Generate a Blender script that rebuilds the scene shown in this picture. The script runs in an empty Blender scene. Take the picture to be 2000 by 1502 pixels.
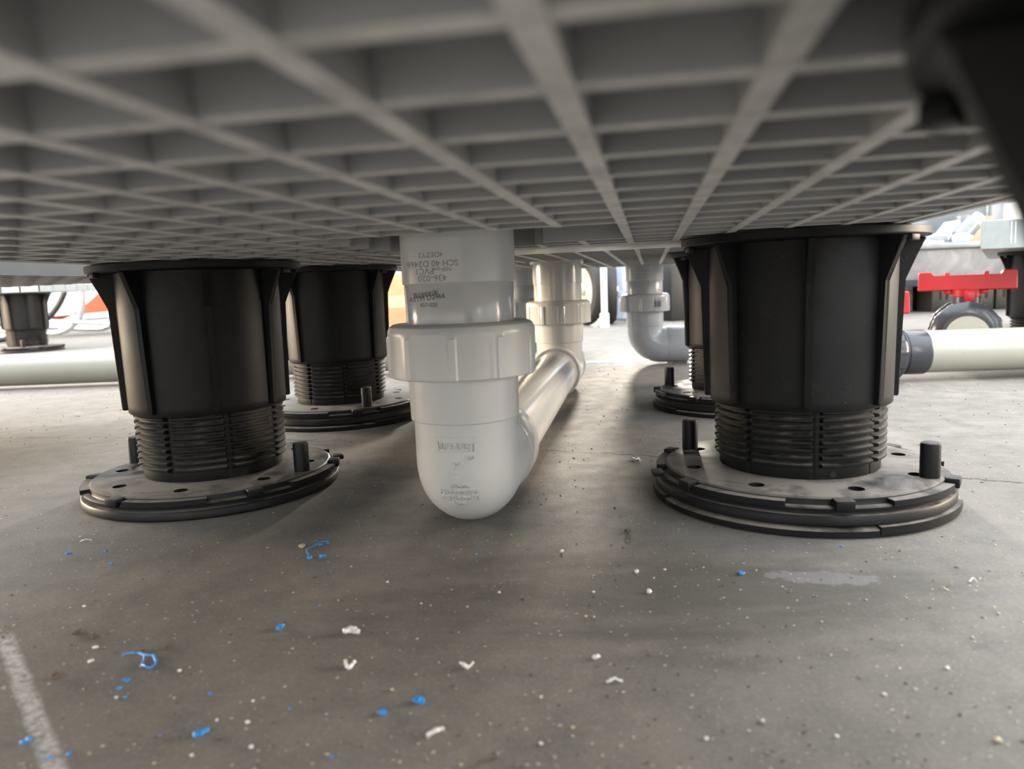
import bpy, bmesh, math, random
from mathutils import Vector, Matrix
from mathutils.bvhtree import BVHTree
import numpy as np
random.seed(7)
PI = math.pi
SC = bpy.context.scene
COL = SC.collection

# ------------------------------------------------------------------ camera, world, lights, exposure
CAM_H = 0.1522
F_PX, PITCH, ROLL = 1431.3, 0.1296, 0.0400
cd = bpy.data.cameras.new('camera')
cam = bpy.data.objects.new('camera', cd); COL.objects.link(cam)
cd.sensor_width = 36.0
cd.lens = F_PX / 2000 * 36.0
cd.clip_start = 0.005; cd.clip_end = 100
_F = Vector((0, math.cos(PITCH), -math.sin(PITCH))); _R = Vector((1, 0, 0)); _D = _F.cross(_R)
_r = math.cos(ROLL) * _R + math.sin(ROLL) * _D
_d = -math.sin(ROLL) * _R + math.cos(ROLL) * _D
_m = Matrix((_r, -_d, -_F)).transposed().to_4x4(); _m.translation = (0, 0, CAM_H)
cam.matrix_world = _m
cd.dof.use_dof = True
cd.dof.focus_distance = 0.60
cd.dof.aperture_fstop = 11.0
SC.camera = cam

SC.view_settings.view_transform = 'Standard'
SC.view_settings.look = 'None'
SC.view_settings.gamma = 1.0
SC.view_settings.use_curve_mapping = False
SC.view_settings.exposure = 0.80

w = bpy.data.worlds.new('World'); SC.world = w; w.use_nodes = True
wn = w.node_tree.nodes; wl = w.node_tree.links
bg = wn['Background']
tc = wn.new('ShaderNodeTexCoord'); sx = wn.new('ShaderNodeSeparateXYZ'); rp = wn.new('ShaderNodeValToRGB')
wl.new(tc.outputs['Generated'], sx.inputs[0]); wl.new(sx.outputs['Z'], rp.inputs[0]); wl.new(rp.outputs[0], bg.inputs['Color'])
rp.color_ramp.elements[0].position = 0.05; rp.color_ramp.elements[0].color = (0.345, 0.348, 0.355, 1)
rp.color_ramp.elements[1].position = 0.75; rp.color_ramp.elements[1].color = (0.88, 0.945, 1.0, 1)
bg.inputs['Strength'].default_value = 3.1

# low warm sun reaching in through the doorway at the back of the hall
_sl = bpy.data.lights.new('low_sun', 'SUN'); _sl.energy = 2.6; _sl.angle = math.radians(3.6); _sl.color = (1.0, 0.90, 0.76)
_so = bpy.data.objects.new('low_sun', _sl); COL.objects.link(_so)
_az, _elv = math.radians(9.6), math.radians(9.6)
_so.rotation_euler = Vector((-math.sin(_az) * math.cos(_elv), -math.cos(_az) * math.cos(_elv), -math.sin(_elv))).to_track_quat('-Z', 'Y').to_euler()

def area(name, loc, look, sx_, sy_, power, color):
    l = bpy.data.lights.new(name, 'AREA'); l.shape = 'RECTANGLE'; l.size = sx_; l.size_y = sy_
    l.energy = power; l.color = color
    o = bpy.data.objects.new(name, l); COL.objects.link(o)
    o.location = loc
    o.rotation_euler = (Vector(look) - Vector(loc)).to_track_quat('-Z', 'Y').to_euler()
    return o
# daylight from the open sides of the hall
area('open_side_daylight', (-3.6, 1.9, 0.65), (-0.3, 0.6, 0), 1.4, 0.9, 230, (1.0, 0.79, 0.54))
area('open_side_daylight', (3.2, 0.9, 0.65), (0.4, 0.35, 0), 1.2, 0.9, 72, (1.0, 0.82, 0.60))

# ------------------------------------------------------------------ helpers
def tag(o, label=None, cat=None, group=None, kind=None):
    if label: o['label'] = label
    if cat: o['category'] = cat
    if group: o['group'] = group
    if kind: o['kind'] = kind
    return o

def thing(name, label, cat, loc=(0, 0, 0), rz=0, group=None):
    o = bpy.data.objects.new(name, None); COL.objects.link(o)
    o.empty_display_size = 0.02
    o.location = loc; o.rotation_euler = (0, 0, rz)
    return tag(o, label, cat, group)

def finish(me, mat, smooth=True, ang=35):
    if mat: me.materials.append(mat)
    if smooth:
        me.shade_smooth(); me.set_sharp_from_angle(angle=math.radians(ang))
    return me

def obj(name, bm, mat, parent=None, smooth=True, ang=35, recalc=True):
    if recalc: bmesh.ops.recalc_face_normals(bm, faces=bm.faces[:])
    me = bpy.data.meshes.new(name); bm.to_mesh(me); bm.free()
    finish(me, mat, smooth, ang)
    o = bpy.data.objects.new(name, me); COL.objects.link(o)
    if parent: o.parent = parent
    return o

def copy_tree(o, parent=None):
    c = o.copy(); COL.objects.link(c); c.parent = parent
    for ch in list(o.children): copy_tree(ch, c)
    return c

def box(bm, c, s, rz=0, mat=None, bev=0):
    m = Matrix.Translation(c) @ (mat if mat else Matrix.Rotation(rz, 4, 'Z')) @ Matrix.Diagonal((s[0], s[1], s[2], 1))
    r = bmesh.ops.create_cube(bm, size=1, matrix=m)
    if bev:
        es = list({e for v in r['verts'] for e in v.link_edges})
        bmesh.ops.bevel(bm, geom=es, offset=bev, segments=2, profile=0.5, affect='EDGES')

def lathe(bm, prof, n=64, mat=None, rfun=None, closed=False):
    """prof: [(r, z)...] bottom to top.  rfun(theta, r, z) may change the radius."""
    M = mat or Matrix.Identity(4)
    rings = []
    for r, z in prof:
        if r < 1e-7:
            rings.append([bm.verts.new(M @ Vector((0, 0, z)))]); continue
        ring = []
        for k in range(n):
            a = 2 * PI * k / n
            rr = rfun(a, r, z) if rfun else r
            ring.append(bm.verts.new(M @ Vector((rr * math.cos(a), rr * math.sin(a), z))))
        rings.append(ring)
    seq = list(zip(rings, rings[1:]))
    if closed: seq.append((rings[-1], rings[0]))
    for A, B in seq:
        for k in range(n):
            k2 = (k + 1) % n
            if len(A) == 1 and len(B) == 1: continue
            if len(A) == 1: bm.faces.new((A[0], B[k], B[k2]))
            elif len(B) == 1: bm.faces.new((A[k], A[k2], B[0]))
            else: bm.faces.new((A[k], A[k2], B[k2], B[k]))

def tube(bm, pts, rad, n=16, cap=True, sq=1.0):
    pts = [Vector(p) for p in pts]
    rads = rad if isinstance(rad, (list, tuple)) else [rad] * len(pts)
    rings = []; prev = None
    for i, p in enumerate(pts):
        t = (pts[min(i + 1, len(pts) - 1)] - pts[max(i - 1, 0)]).normalized()
        if prev is None:
            u = t.cross(Vector((0, 0, 1)))
            if u.length < 1e-4: u = t.cross(Vector((1, 0, 0)))
        else:
            u = prev - t * prev.dot(t)
        u.normalize(); prev = u; v = t.cross(u)
        rings.append([bm.verts.new(p + rads[i] * (math.cos(2*PI*k/n) * u + sq * math.sin(2*PI*k/n) * v)) for k in range(n)])
    for A, B in zip(rings, rings[1:]):
        for k in range(n): bm.faces.new((A[k], A[(k+1) % n], B[(k+1) % n], B[k]))
    if cap:
        bm.faces.new(rings[0][::-1]); bm.faces.new(rings[-1])

def prism(bm, poly, d0, d1, M, bev=0):
    """poly in local (x, z), extruded along local y from d0 to d1"""
    a = [bm.verts.new(M @ Vector((x, d0, z))) for x, z in poly]
    b = [bm.verts.new(M @ Vector((x, d1, z))) for x, z in poly]
    n = len(poly); fs = [bm.faces.new(a[::-1]), bm.faces.new(b)]
    for k in range(n): fs.append(bm.faces.new((a[k], a[(k+1) % n], b[(k+1) % n], b[k])))
    if bev:
        es = list({e for f in fs for e in f.edges})
        bmesh.ops.bevel(bm, geom=es, offset=bev, segments=1, affect='EDGES')

# ------------------------------------------------------------------ materials
class NT:
    def __init__(s, name):
        s.m = bpy.data.materials.new(name); s.m.use_nodes = True
        s.n = s.m.node_tree.nodes; s.l = s.m.node_tree.links
        s.b = s.n['Principled BSDF']; s._c = None
    def node(s, t, **kw):
        nd = s.n.new(t)
        for k, v in kw.items(): setattr(nd, k, v)
        return nd
    def put(s, sock, v):
        if hasattr(v, 'links') or isinstance(v, bpy.types.NodeSocket): s.l.new(v, sock)
        else: sock.default_value = v
    def obco(s):
        if not s._c: s._c = s.node('ShaderNodeTexCoord').outputs['Object']
        return s._c
    def geo(s): return s.node('ShaderNodeNewGeometry')
    def math(s, op, a, b=0.0, c=0.0, clamp=False):
        nd = s.node('ShaderNodeMath', operation=op, use_clamp=clamp)
        for i, v in enumerate((a, b, c)): s.put(nd.inputs[i], v)
        return nd.outputs[0]
    def noise(s, scale, detail=4, rough=0.55, vec=None, out='Fac', dist=0.0):
        nd = s.node('ShaderNodeTexNoise'); s.l.new(vec or s.obco(), nd.inputs['Vector'])
        nd.inputs['Scale'].default_value = scale; nd.inputs['Detail'].default_value = detail
        nd.inputs['Roughness'].default_value = rough; nd.inputs['Distortion'].default_value = dist
        return nd.outputs[out]
    def voro(s, scale, out='Distance', feature='F1', rnd=1.0, vec=None):
        nd = s.node('ShaderNodeTexVoronoi', feature=feature); s.l.new(vec or s.obco(), nd.inputs['Vector'])
        nd.inputs['Scale'].default_value = scale; nd.inputs['Randomness'].default_value = rnd
        return nd.outputs[out]
    def ramp(s, f, stops):
        nd = s.node('ShaderNodeValToRGB'); s.l.new(f, nd.inputs[0]); e = nd.color_ramp.elements
        while len(e) < len(stops): e.new(0.5)
        for k, (p, c) in enumerate(stops):
            e[k].position = p; e[k].color = c if len(c) == 4 else (*c, 1)
        return nd.outputs[0]
    def step(s, f, lo, hi):
        nd = s.node('ShaderNodeMapRange'); s.put(nd.inputs[0], f)
        nd.inputs[1].default_value = lo; nd.inputs[2].default_value = hi
        return nd.outputs[0]
    def mix(s, fac, a, b):
        nd = s.node('ShaderNodeMix', data_type='RGBA')
        s.put(nd.inputs[0], fac)
        for i, v in ((6, a), (7, b)):
            if isinstance(v, tuple): v = (*v, 1) if len(v) == 3 else v
            s.put(nd.inputs[i], v)
        return nd.outputs[2]
    def bump(s, h, strength=0.3, dist=0.001):
        nd = s.node('ShaderNodeBump'); s.l.new(h, nd.inputs['Height'])
        nd.inputs['Strength'].default_value = strength; nd.inputs['Distance'].default_value = dist
        s.l.new(nd.outputs[0], s.b.inputs['Normal'])
    def set(s, **kw):
        names = dict(color='Base Color', rough='Roughness', metal='Metallic', spec='Specular IOR Level', coat='Coat Weight',
                     coat_rough='Coat Roughness', sss='Subsurface Weight', trans='Transmission Weight', sheen='Sheen Weight')
        for k, v in kw.items():
            sock = s.b.inputs[names[k]]
            if k == 'color' and isinstance(v, tuple): v = (*v[:3], 1)
            s.put(sock, v)
        return s

def plain(name, color, rough=0.5, var=0.12, scale=30, metal=0, spec=0.5, bump=0, bscale=200):
    t = NT(name)
    f = t.noise(scale, 5)
    lo = tuple(c * (1 - var) for c in color); hi = tuple(min(1, c * (1 + var)) for c in color)
    t.set(color=t.ramp(f, [(0.3, lo), (0.7, hi)]), metal=metal, spec=spec)
    t.set(rough=t.math('ADD', t.math('MULTIPLY', t.noise(scale * 2.3, 4), 0.16), rough - 0.08, clamp=True))
    if bump: t.bump(t.noise(bscale, 3), bump)
    return t.m

M = {}
def m_pvc(name, base, rough):
    t = NT(name)
    n1 = t.noise(18, 4); smud = t.step(t.noise(46, 6, 0.7), 0.66, 0.80)
    c = t.ramp(n1, [(0.3, tuple(x * 0.95 for x in base)), (0.7, base)])
    c = t.mix(t.math('MULTIPLY', smud, 0.22), c, (0.18, 0.15, 0.12))
    t.set(color=c, spec=0.5)
    t.set(rough=t.math('ADD', t.math('MULTIPLY', t.noise(60, 5), 0.10), rough))
    return t.m
M['pvc'] = m_pvc('light_grey_pvc', (0.56, 0.565, 0.56), 0.10)
M['pvc_matte'] = m_pvc('moulded_grey_pvc', (0.60, 0.605, 0.60), 0.26)
M['pvc_grey'] = m_pvc('mid_grey_pvc', (0.36, 0.38, 0.41), 0.18)
M['pvc_cream'] = m_pvc('cream_pvc', (0.36, 0.355, 0.30), 0.24)
M['pvc_dark'] = m_pvc('charcoal_pvc', (0.040, 0.042, 0.050), 0.18)
M['red'] = plain('red_plastic', (0.44, 0.010, 0.014), 0.38, 0.08, 40)

M['cabinet_grey'] = plain('dark_grey_cabinet_paint', (0.10, 0.10, 0.105), 0.6, 0.05, 6)
def m_black(name, dust):
    t = NT(name)
    n1 = t.noise(22, 5, 0.6)
    c = t.ramp(n1, [(0.3, (0.0055, 0.0058, 0.0062)), (0.75, (0.0105, 0.0105, 0.011))])
    # grey scuffs and fine dust
    sc = t.step(t.noise(34, 7, 0.72, dist=0.6), 0.60, 0.82)
    c = t.mix(t.math('MULTIPLY', sc, 0.16), c, (0.16, 0.155, 0.145))
    sp = t.math('LESS_THAN', t.voro(420), 0.085)
    sp = t.math('MULTIPLY', sp, t.step(t.noise(60, 3), 0.52, 0.6))
    c = t.mix(t.math('MULTIPLY', sp, 0.5), c, (0.42, 0.39, 0.33))
    g = t.geo(); nz = t.node('ShaderNodeSeparateXYZ'); t.l.new(g.outputs['Normal'], nz.inputs[0])
    up = t.step(nz.outputs['Z'], 0.55, 0.95)
    d = t.step(t.noise(26, 6, 0.65, dist=0.8), 0.36, 0.58)
    d = t.math('MULTIPLY', t.math('MULTIPLY', d, up), dust)
    c = t.mix(d, c, (0.30, 0.27, 0.235))
    t.set(color=c, spec=0.20)
    r = t.math('ADD', t.math('MULTIPLY', t.noise(40, 4), 0.16), 0.36)
    r = t.math('ADD', r, t.math('MULTIPLY', d, 0.4), clamp=True)
    t.set(rough=r)
    t.bump(t.noise(900, 2), 0.06, 0.0004)
    return t.m
M['black'] = m_black('black_polypropylene', 0.35)
M['black_dusty'] = m_black('dusty_black_polypropylene', 0.70)
M['void'] = plain('black_recess', (0.004, 0.004, 0.004), 0.8)

def m_grating():
    t = NT('grey_fibreglass_grating')
    c = t.ramp(t.noise(16, 5), [(0.3, (0.30, 0.30, 0.30)), (0.7, (0.365, 0.36, 0.355))])
    wear = t.step(t.noise(240, 6, 0.7), 0.62, 0.74)
    c = t.mix(t.math('MULTIPLY', wear, 0.28), c, (0.46, 0.44, 0.40))
    # bar undersides painted paler for light off the floor, with patchy scuffing
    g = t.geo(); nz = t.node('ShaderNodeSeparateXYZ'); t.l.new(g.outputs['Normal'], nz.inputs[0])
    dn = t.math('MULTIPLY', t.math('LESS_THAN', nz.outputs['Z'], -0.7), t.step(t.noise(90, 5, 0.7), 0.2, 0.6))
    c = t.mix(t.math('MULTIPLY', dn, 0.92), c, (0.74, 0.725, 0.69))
    t.set(color=c, rough=0.5, spec=0.45)
    t.bump(t.noise(420, 4), 0.12, 0.0005)
    return t.m
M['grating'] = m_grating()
M['grating_pale'] = plain('pale_grey_fibreglass', (0.29, 0.32, 0.32), 0.35, 0.08, 60)
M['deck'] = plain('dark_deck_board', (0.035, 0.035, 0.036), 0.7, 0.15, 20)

def m_alu():
    t = NT('scratched_aluminium')
    mp = t.node('ShaderNodeMapping'); t.l.new(t.obco(), mp.inputs[0]); mp.inputs['Scale'].default_value = (60, 700, 700)
    f = t.noise(1.0, 6, 0.7, vec=mp.outputs[0])
    t.set(color=t.ramp(f, [(0.3, (0.50, 0.50, 0.50)), (0.7, (0.80, 0.79, 0.77))]), metal=0.25, rough=0.36)
    t.bump(f, 0.15, 0.0004)
    return t.m
M['alu'] = m_alu()
M['steel'] = plain('bright_steel', (0.62, 0.66, 0.67), 0.22, 0.1, 30, metal=0.8)
M['rubber'] = plain('black_rubber', (0.014, 0.014, 0.015), 0.6, 0.2, 30, bump=0.2)
M['rim_grey'] = plain('grey_wheel_rim', (0.34, 0.32, 0.29), 0.4, 0.1, 30)
M['orange'] = plain('orange_plastic_shell', (0.46, 0.095, 0.022), 0.62, 0.06, 20)
M['card'] = plain('brown_cardboard', (0.50, 0.28, 0.15), 0.85, 0.10, 14)
M['card_tape'] = plain('buff_packing_tape', (0.62, 0.42, 0.25), 0.35, 0.05, 20)
M['white_paint'] = plain('white_paint', (0.80, 0.80, 0.78), 0.55, 0.04, 8)
M['wall_grey'] = plain('grey_wall_paint', (0.55, 0.55, 0.55), 0.7, 0.05, 6)
_t = NT('glow_panel'); _t.set(color=(0.8, 0.85, 0.9), rough=0.1)  # emissive face of the glowing strips added behind the camera
_t.b.inputs['Emission Color'].default_value = (0.92, 0.96, 1.0, 1); _t.b.inputs['Emission Strength'].default_value = 11.0
M['glow_panel'] = _t.m
M['blue_drum'] = plain('blue_grey_plastic', (0.16, 0.21, 0.32), 0.28, 0.10, 10)
M['tape_blue'] = plain('blue_masking_tape', (0.02, 0.26, 0.62), 0.6, 0.06, 30)
M['blue_bit'] = plain('blue_plastic_shaving', (0.015, 0.25, 0.70), 0.45, 0.2, 300)
M['white_bit'] = plain('white_plastic_shaving', (0.68, 0.68, 0.68), 0.45, 0.1, 300)
M['pale_grain'] = plain('pale_grain', (0.42, 0.41, 0.39), 0.7, 0.1, 300)
M['tan_bit'] = plain('tan_chip', (0.46, 0.38, 0.26), 0.7, 0.2, 300)
M['brown_bit'] = plain('brown_chip', (0.10, 0.075, 0.05), 0.8, 0.3, 300)
M['ink'] = plain('grey_ink', (0.25, 0.245, 0.235), 0.5, 0.1, 100)
M['ink_dark'] = plain('dark_blue_ink', (0.022, 0.022, 0.045), 0.5, 0.1, 100)
M['crate'] = plain('black_crate_plastic', (0.012, 0.012, 0.012), 0.5, 0.1, 20)
M['wood'] = plain('pale_plywood', (0.46, 0.36, 0.24), 0.6, 0.12, 12)
M['tool_grey'] = plain('grey_cast_metal', (0.20, 0.22, 0.24), 0.4, 0.15, 20, metal=0.3)
M['tool_pale'] = plain('pale_blue_plastic', (0.50, 0.58, 0.68), 0.35, 0.08, 20)
M['label_orange'] = plain('orange_printed_label', (0.85, 0.18, 0.03), 0.6, 0.05, 20)

def m_slab():
    t = NT('marbled_grey_slab')
    f = t.noise(9, 7, 0.62, dist=1.2)
    c = t.ramp(f, [(0.3, (0.085, 0.088, 0.096)), (0.55, (0.15, 0.155, 0.168)), (0.75, (0.23, 0.235, 0.25))])
    t.set(color=c, rough=0.6)
    return t.m
M['slab'] = m_slab()

def m_floor():
    t = NT('dusty_concrete')
    co = t.obco()
    sp = t.node('ShaderNodeSeparateXYZ'); t.l.new(co, sp.inputs[0]); x, y = sp.outputs['X'], sp.outputs['Y']
    big = t.noise(3.2, 7, 0.62, dist=0.5); mid = t.noise(34, 7, 0.68); fine = t.noise(520, 4, 0.7)
    c = t.ramp(big, [(0.30, (0.152, 0.142, 0.130)), (0.5, (0.193, 0.179, 0.161)), (0.72, (0.252, 0.232, 0.203))])
    c = t.mix(t.step(mid, 0.40, 0.75), c, (0.130, 0.124, 0.118))
    c = t.mix(t.math('MULTIPLY', t.step(fine, 0.5, 0.72), 0.35), c, (0.36, 0.335, 0.295))
    # darker streaky patch with its own ragged outline
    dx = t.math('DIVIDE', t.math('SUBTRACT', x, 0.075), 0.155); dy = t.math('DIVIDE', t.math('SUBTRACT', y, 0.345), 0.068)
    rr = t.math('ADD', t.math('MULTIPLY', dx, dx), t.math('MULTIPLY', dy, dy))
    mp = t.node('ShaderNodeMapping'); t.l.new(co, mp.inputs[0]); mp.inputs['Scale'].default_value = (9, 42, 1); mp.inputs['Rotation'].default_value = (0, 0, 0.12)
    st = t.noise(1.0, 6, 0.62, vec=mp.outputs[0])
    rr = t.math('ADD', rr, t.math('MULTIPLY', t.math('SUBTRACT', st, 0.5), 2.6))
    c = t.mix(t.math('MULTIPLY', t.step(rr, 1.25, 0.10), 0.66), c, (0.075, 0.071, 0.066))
    # small pale grains trodden into the surface
    for sc_, th, col, k in ((210, 0.10, (0.36, 0.345, 0.315), 0.6), (95, 0.055, (0.40, 0.37, 0.31), 0.7), (150, 0.07, (0.075, 0.065, 0.055), 0.8)):
        v = t.math('LESS_THAN', t.voro(sc_), th)
        v = t.math('MULTIPLY', v, t.step(t.noise(sc_ * 0.31, 2), 0.48, 0.56))
        c = t.mix(t.math('MULTIPLY', v, k), c, col)
    # hairline crack crossing the slab
    cx = t.math('ADD', t.math('MULTIPLY_ADD', x, -0.419, 0.69), t.math('MULTIPLY', t.math('MULTIPLY', x, x), -0.222))
    wob = t.math('MULTIPLY', t.math('SUBTRACT', t.noise(14, 6, 0.7), 0.5), 0.05)
    dd = t.math('ABSOLUTE', t.math('SUBTRACT', t.math('ADD', cx, wob), y))
    wd = t.math('MULTIPLY', t.step(t.noise(9, 3), 0.25, 0.7), 0.0027)
    cr = t.math('LESS_THAN', dd, wd)
    c = t.mix(t.math('MULTIPLY', cr, 0.75), c, (0.05, 0.038, 0.028))
    # chalk line
    ax, ay, bx_, by_ = -0.252, 0.338, -0.140, 0.206
    L = math.hypot(bx_ - ax, by_ - ay); ux, uy = (bx_ - ax) / L, (by_ - ay) / L
    ds = t.math('ADD', t.math('MULTIPLY', t.math('SUBTRACT', x, ax), -uy), t.math('MULTIPLY', t.math('SUBTRACT', y, ay), ux))
    al = t.math('ADD', t.math('MULTIPLY', t.math('SUBTRACT', x, ax), ux), t.math('MULTIPLY', t.math('SUBTRACT', y, ay), uy))
    ds = t.math('ADD', ds, t.math('MULTIPLY', t.math('SUBTRACT', t.noise(60, 5), 0.5), 0.003))
    ch = t.step(t.math('ABSOLUTE', ds), 0.0044, 0.0022)
    ch = t.math('MULTIPLY', ch, t.step(al, 0.008, 0.02)); ch = t.math('MULTIPLY', ch, t.step(t.noise(240, 5, 0.75), 0.34, 0.60))
    c = t.mix(t.math('MULTIPLY', ch, 0.75), c, (0.60, 0.59, 0.60))
    # pale dried splash
    dx = t.math('DIVIDE', t.math('SUBTRACT', x, 0.155), 0.030); dy = t.math('DIVIDE', t.math('SUBTRACT', t.math('MULTIPLY_ADD', x, 0.22, y), 0.391), 0.0085)
    rr = t.math('ADD', t.math('ADD', t.math('MULTIPLY', dx, dx), t.math('MULTIPLY', dy, dy)), t.math('MULTIPLY', t.math('SUBTRACT', t.noise(110, 6, 0.7), 0.5), 3.2))
    c = t.mix(t.math('MULTIPLY', t.step(rr, 1.0, 0.80), 0.26), c, (0.36, 0.355, 0.37))
    t.set(color=c, spec=0.2)
    t.set(rough=t.math('ADD', t.math('MULTIPLY', mid, 0.3), 0.62))
    h = t.math('ADD', t.math('MULTIPLY', fine, 0.6), t.math('MULTIPLY', mid, 0.8))
    t.bump(t.math('SUBTRACT', h, t.math('MULTIPLY', cr, 1.2)), 0.35, 0.0012)
    return t.m
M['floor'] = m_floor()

# ------------------------------------------------------------------ setting
bm = bmesh.new(); box(bm, (0, 4.6, -0.05), (14, 16.4, 0.1))
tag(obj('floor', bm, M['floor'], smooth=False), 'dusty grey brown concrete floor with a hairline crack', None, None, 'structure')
bm = bmesh.new(); box(bm, (-3.75, 5.7, 1.5), (6.5, 0.15, 3.0)); box(bm, (4.75, 5.7, 1.5), (4.5, 0.15, 3.0)); box(bm, (1.0, 5.7, 2.7), (3.0, 0.15, 0.6))
tag(obj('wall_back', bm, M['white_paint'], smooth=False), 'white painted wall with an open doorway far behind the platform', None, None, 'structure')
bm = bmesh.new(); box(bm, (0, -2.6, 1.5), (14, 0.15, 3.0))  # unseen wall added behind the camera to control low light
tag(obj('light_shaping_wall', bm, M['wall_grey'], smooth=False), 'unseen grey wall added to shape the low light on the platform', None, None, 'structure')

# tall framed glowing strips, added out of view for upright reflections on the pipes
for n_, wx in enumerate((-2.6, -0.75, 1.05, 2.7)):
    bm = bmesh.new()
    for dx in (-0.15, 0.15): box(bm, (dx, 0, 0), (0.03, 0.06, 1.7))
    for dz in (-0.835, 0, 0.835): box(bm, (0, 0, dz), (0.27, 0.05, 0.03))
    wo = obj('reflection_strip_%d' % (n_ + 1), bm, M['white_paint'], smooth=False); wo.location = (wx, -2.50, 1.35)
    tag(wo, 'unseen tall glowing strip added for upright reflections on the pipes', None, None, 'structure')
    bm = bmesh.new(); box(bm, (0, 0.005, 0), (0.27, 0.01, 1.64)); obj('pane', bm, M['glow_panel'], wo, smooth=False)

# ------------------------------------------------------------------ raised platform of grating panels
S = 0.03106; YAW = -0.1898; OX, OY = -0.02719, 0.09124
CU, SU = math.cos(YAW), math.sin(YAW)
def g2w(u, v): return (OX + S * (CU * u - SU * v), OY + S * (SU * u + CU * v))
GRID_Z = 0.1814; GRID_T = 0.036; RISE = 0.0055

def grating(name, label, u0, u1, v0, v1, z, t=GRID_T, holes=(), mat='grating', phase=(0, 0), deck=True, cell=1.0, extra=()):
    """square mesh panel, bars on whole grid numbers (plus phase); holes = (ua, ub, va, vb) cut through the bars"""
    bm = bmesh.new(); hw = 0.080
    def bar(ua, ub, va, vb, ins=0.0):
        zt = z + t - ins; zb = z + ins
        lo = [g2w(ua, va), g2w(ub, va), g2w(ub, vb), g2w(ua, vb)]
        # bars taper slightly towards the top, as moulded grating does
        cu, cv = (ua + ub) / 2, (va + vb) / 2
        vs = [bm.verts.new((p[0], p[1], zb)) for p in lo] + [bm.verts.new((p[0], p[1], zt)) for p in lo]
        for f in ((3, 2, 1, 0), (4, 5, 6, 7), (0, 1, 5, 4), (1, 2, 6, 5), (2, 3, 7, 6), (3, 0, 4, 7)):
            bm.faces.new([vs[k] for k in f])
    def cut(a0, a1, iv):
        segs = [(a0, a1)]
        for b0, b1 in iv:
            ns = []
            for s0, s1 in segs:
                if b1 <= s0 or b0 >= s1: ns.append((s0, s1)); continue
                if b0 > s0: ns.append((s0, b0))
                if b1 < s1: ns.append((b1, s1))
            segs = ns
        return segs
    us = [u for u in np.arange(math.ceil(u0 - phase[0]) + phase[0], u1 + 1e-6, cell)] + [u0 + hw, u1 - hw]
    vs_ = [v for v in np.arange(math.ceil(v0 - phase[1]) + phase[1], v1 + 1e-6, cell)] + [v0 + hw, v1 - hw]
    for u in us:
        if u - hw < u0 - 1e-6 or u + hw > u1 + 1e-6: continue
        for a, b in cut(v0, v1, [(h[2], h[3]) for h in holes if h[0] < u < h[1]]): bar(u - hw, u + hw, max(a, v0 + 0.03), min(b, v1 - 0.03))
    for v in vs_:
        if v - hw < v0 - 1e-6 or v + hw > v1 + 1e-6: continue
        for a, b in cut(u0, u1, [(h[0], h[1]) for h in holes if h[2] < v < h[3]]): bar(max(a, u0 + 0.03), min(b, u1 - 0.03), v - hw, v + hw, 0.0004)
    root = thing(name, label, 'grating panel', (*g2w((u0 + u1) / 2, (v0 + v1) / 2), z), 0, None)
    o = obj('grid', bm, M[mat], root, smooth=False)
    o.matrix_parent_inverse = Matrix.Translation(root.location).inverted()
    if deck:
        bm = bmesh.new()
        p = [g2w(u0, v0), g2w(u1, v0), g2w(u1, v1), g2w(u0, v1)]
        a = [bm.verts.new((*q, z + t + 0.0002)) for q in p]; b = [bm.verts.new((*q, z + t + 0.15)) for q in p]  # opaque deck, made extra thick out of view to block sky light
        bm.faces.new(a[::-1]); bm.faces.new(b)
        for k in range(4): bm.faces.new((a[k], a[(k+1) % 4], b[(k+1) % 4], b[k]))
        d = obj('deck_shade_block', bm, M['deck'], root, smooth=False)
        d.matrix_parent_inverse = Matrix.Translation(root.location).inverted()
    return root

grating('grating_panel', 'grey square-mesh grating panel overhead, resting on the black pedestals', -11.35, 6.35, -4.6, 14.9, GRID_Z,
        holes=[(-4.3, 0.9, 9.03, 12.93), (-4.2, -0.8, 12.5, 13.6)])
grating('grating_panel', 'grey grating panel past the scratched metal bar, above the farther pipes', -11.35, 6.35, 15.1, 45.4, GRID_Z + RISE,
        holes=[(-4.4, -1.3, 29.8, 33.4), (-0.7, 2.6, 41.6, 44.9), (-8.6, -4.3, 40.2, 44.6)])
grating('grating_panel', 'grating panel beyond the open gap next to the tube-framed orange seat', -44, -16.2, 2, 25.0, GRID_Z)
# corner of a neighbouring platform: solid-edged panel with an angled side
rootD = thing('grating_panel', 'pale grey platform panel corner with white chipped edge above the red-handled valve', 'grating panel', (0.67, 1.05, GRID_Z))
PD = [(0, 0), (0.62, -0.062), (0.82, 0.95), (0.645, 0.975)]
bm = bmesh.new()
a = [bm.verts.new((*q, 0)) for q in PD]; b = [bm.verts.new((*q, 0.040)) for q in PD]
bm.faces.new(a[::-1]); bm.faces.new(b)
for k in range(4): bm.faces.new((a[k], a[(k+1) % 4], b[(k+1) % 4], b[k]))
bmesh.ops.recalc_face_normals(bm, faces=bm.faces[:])
bmesh.ops.bevel(bm, geom=bm.edges[:], offset=0.0008, segments=1, affect='EDGES')
obj('edge_panel', bm, M['grating_pale'], rootD, smooth=False)
for x0 in (0.040, 0.0455):
    bm = bmesh.new(); box(bm, (x0, -0.1 * x0 - 0.0004, 0.022), (0.0016, 0.0006, 0.030), -0.1)
    obj('scratch', bm, M['white_paint'], rootD, smooth=False)

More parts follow.
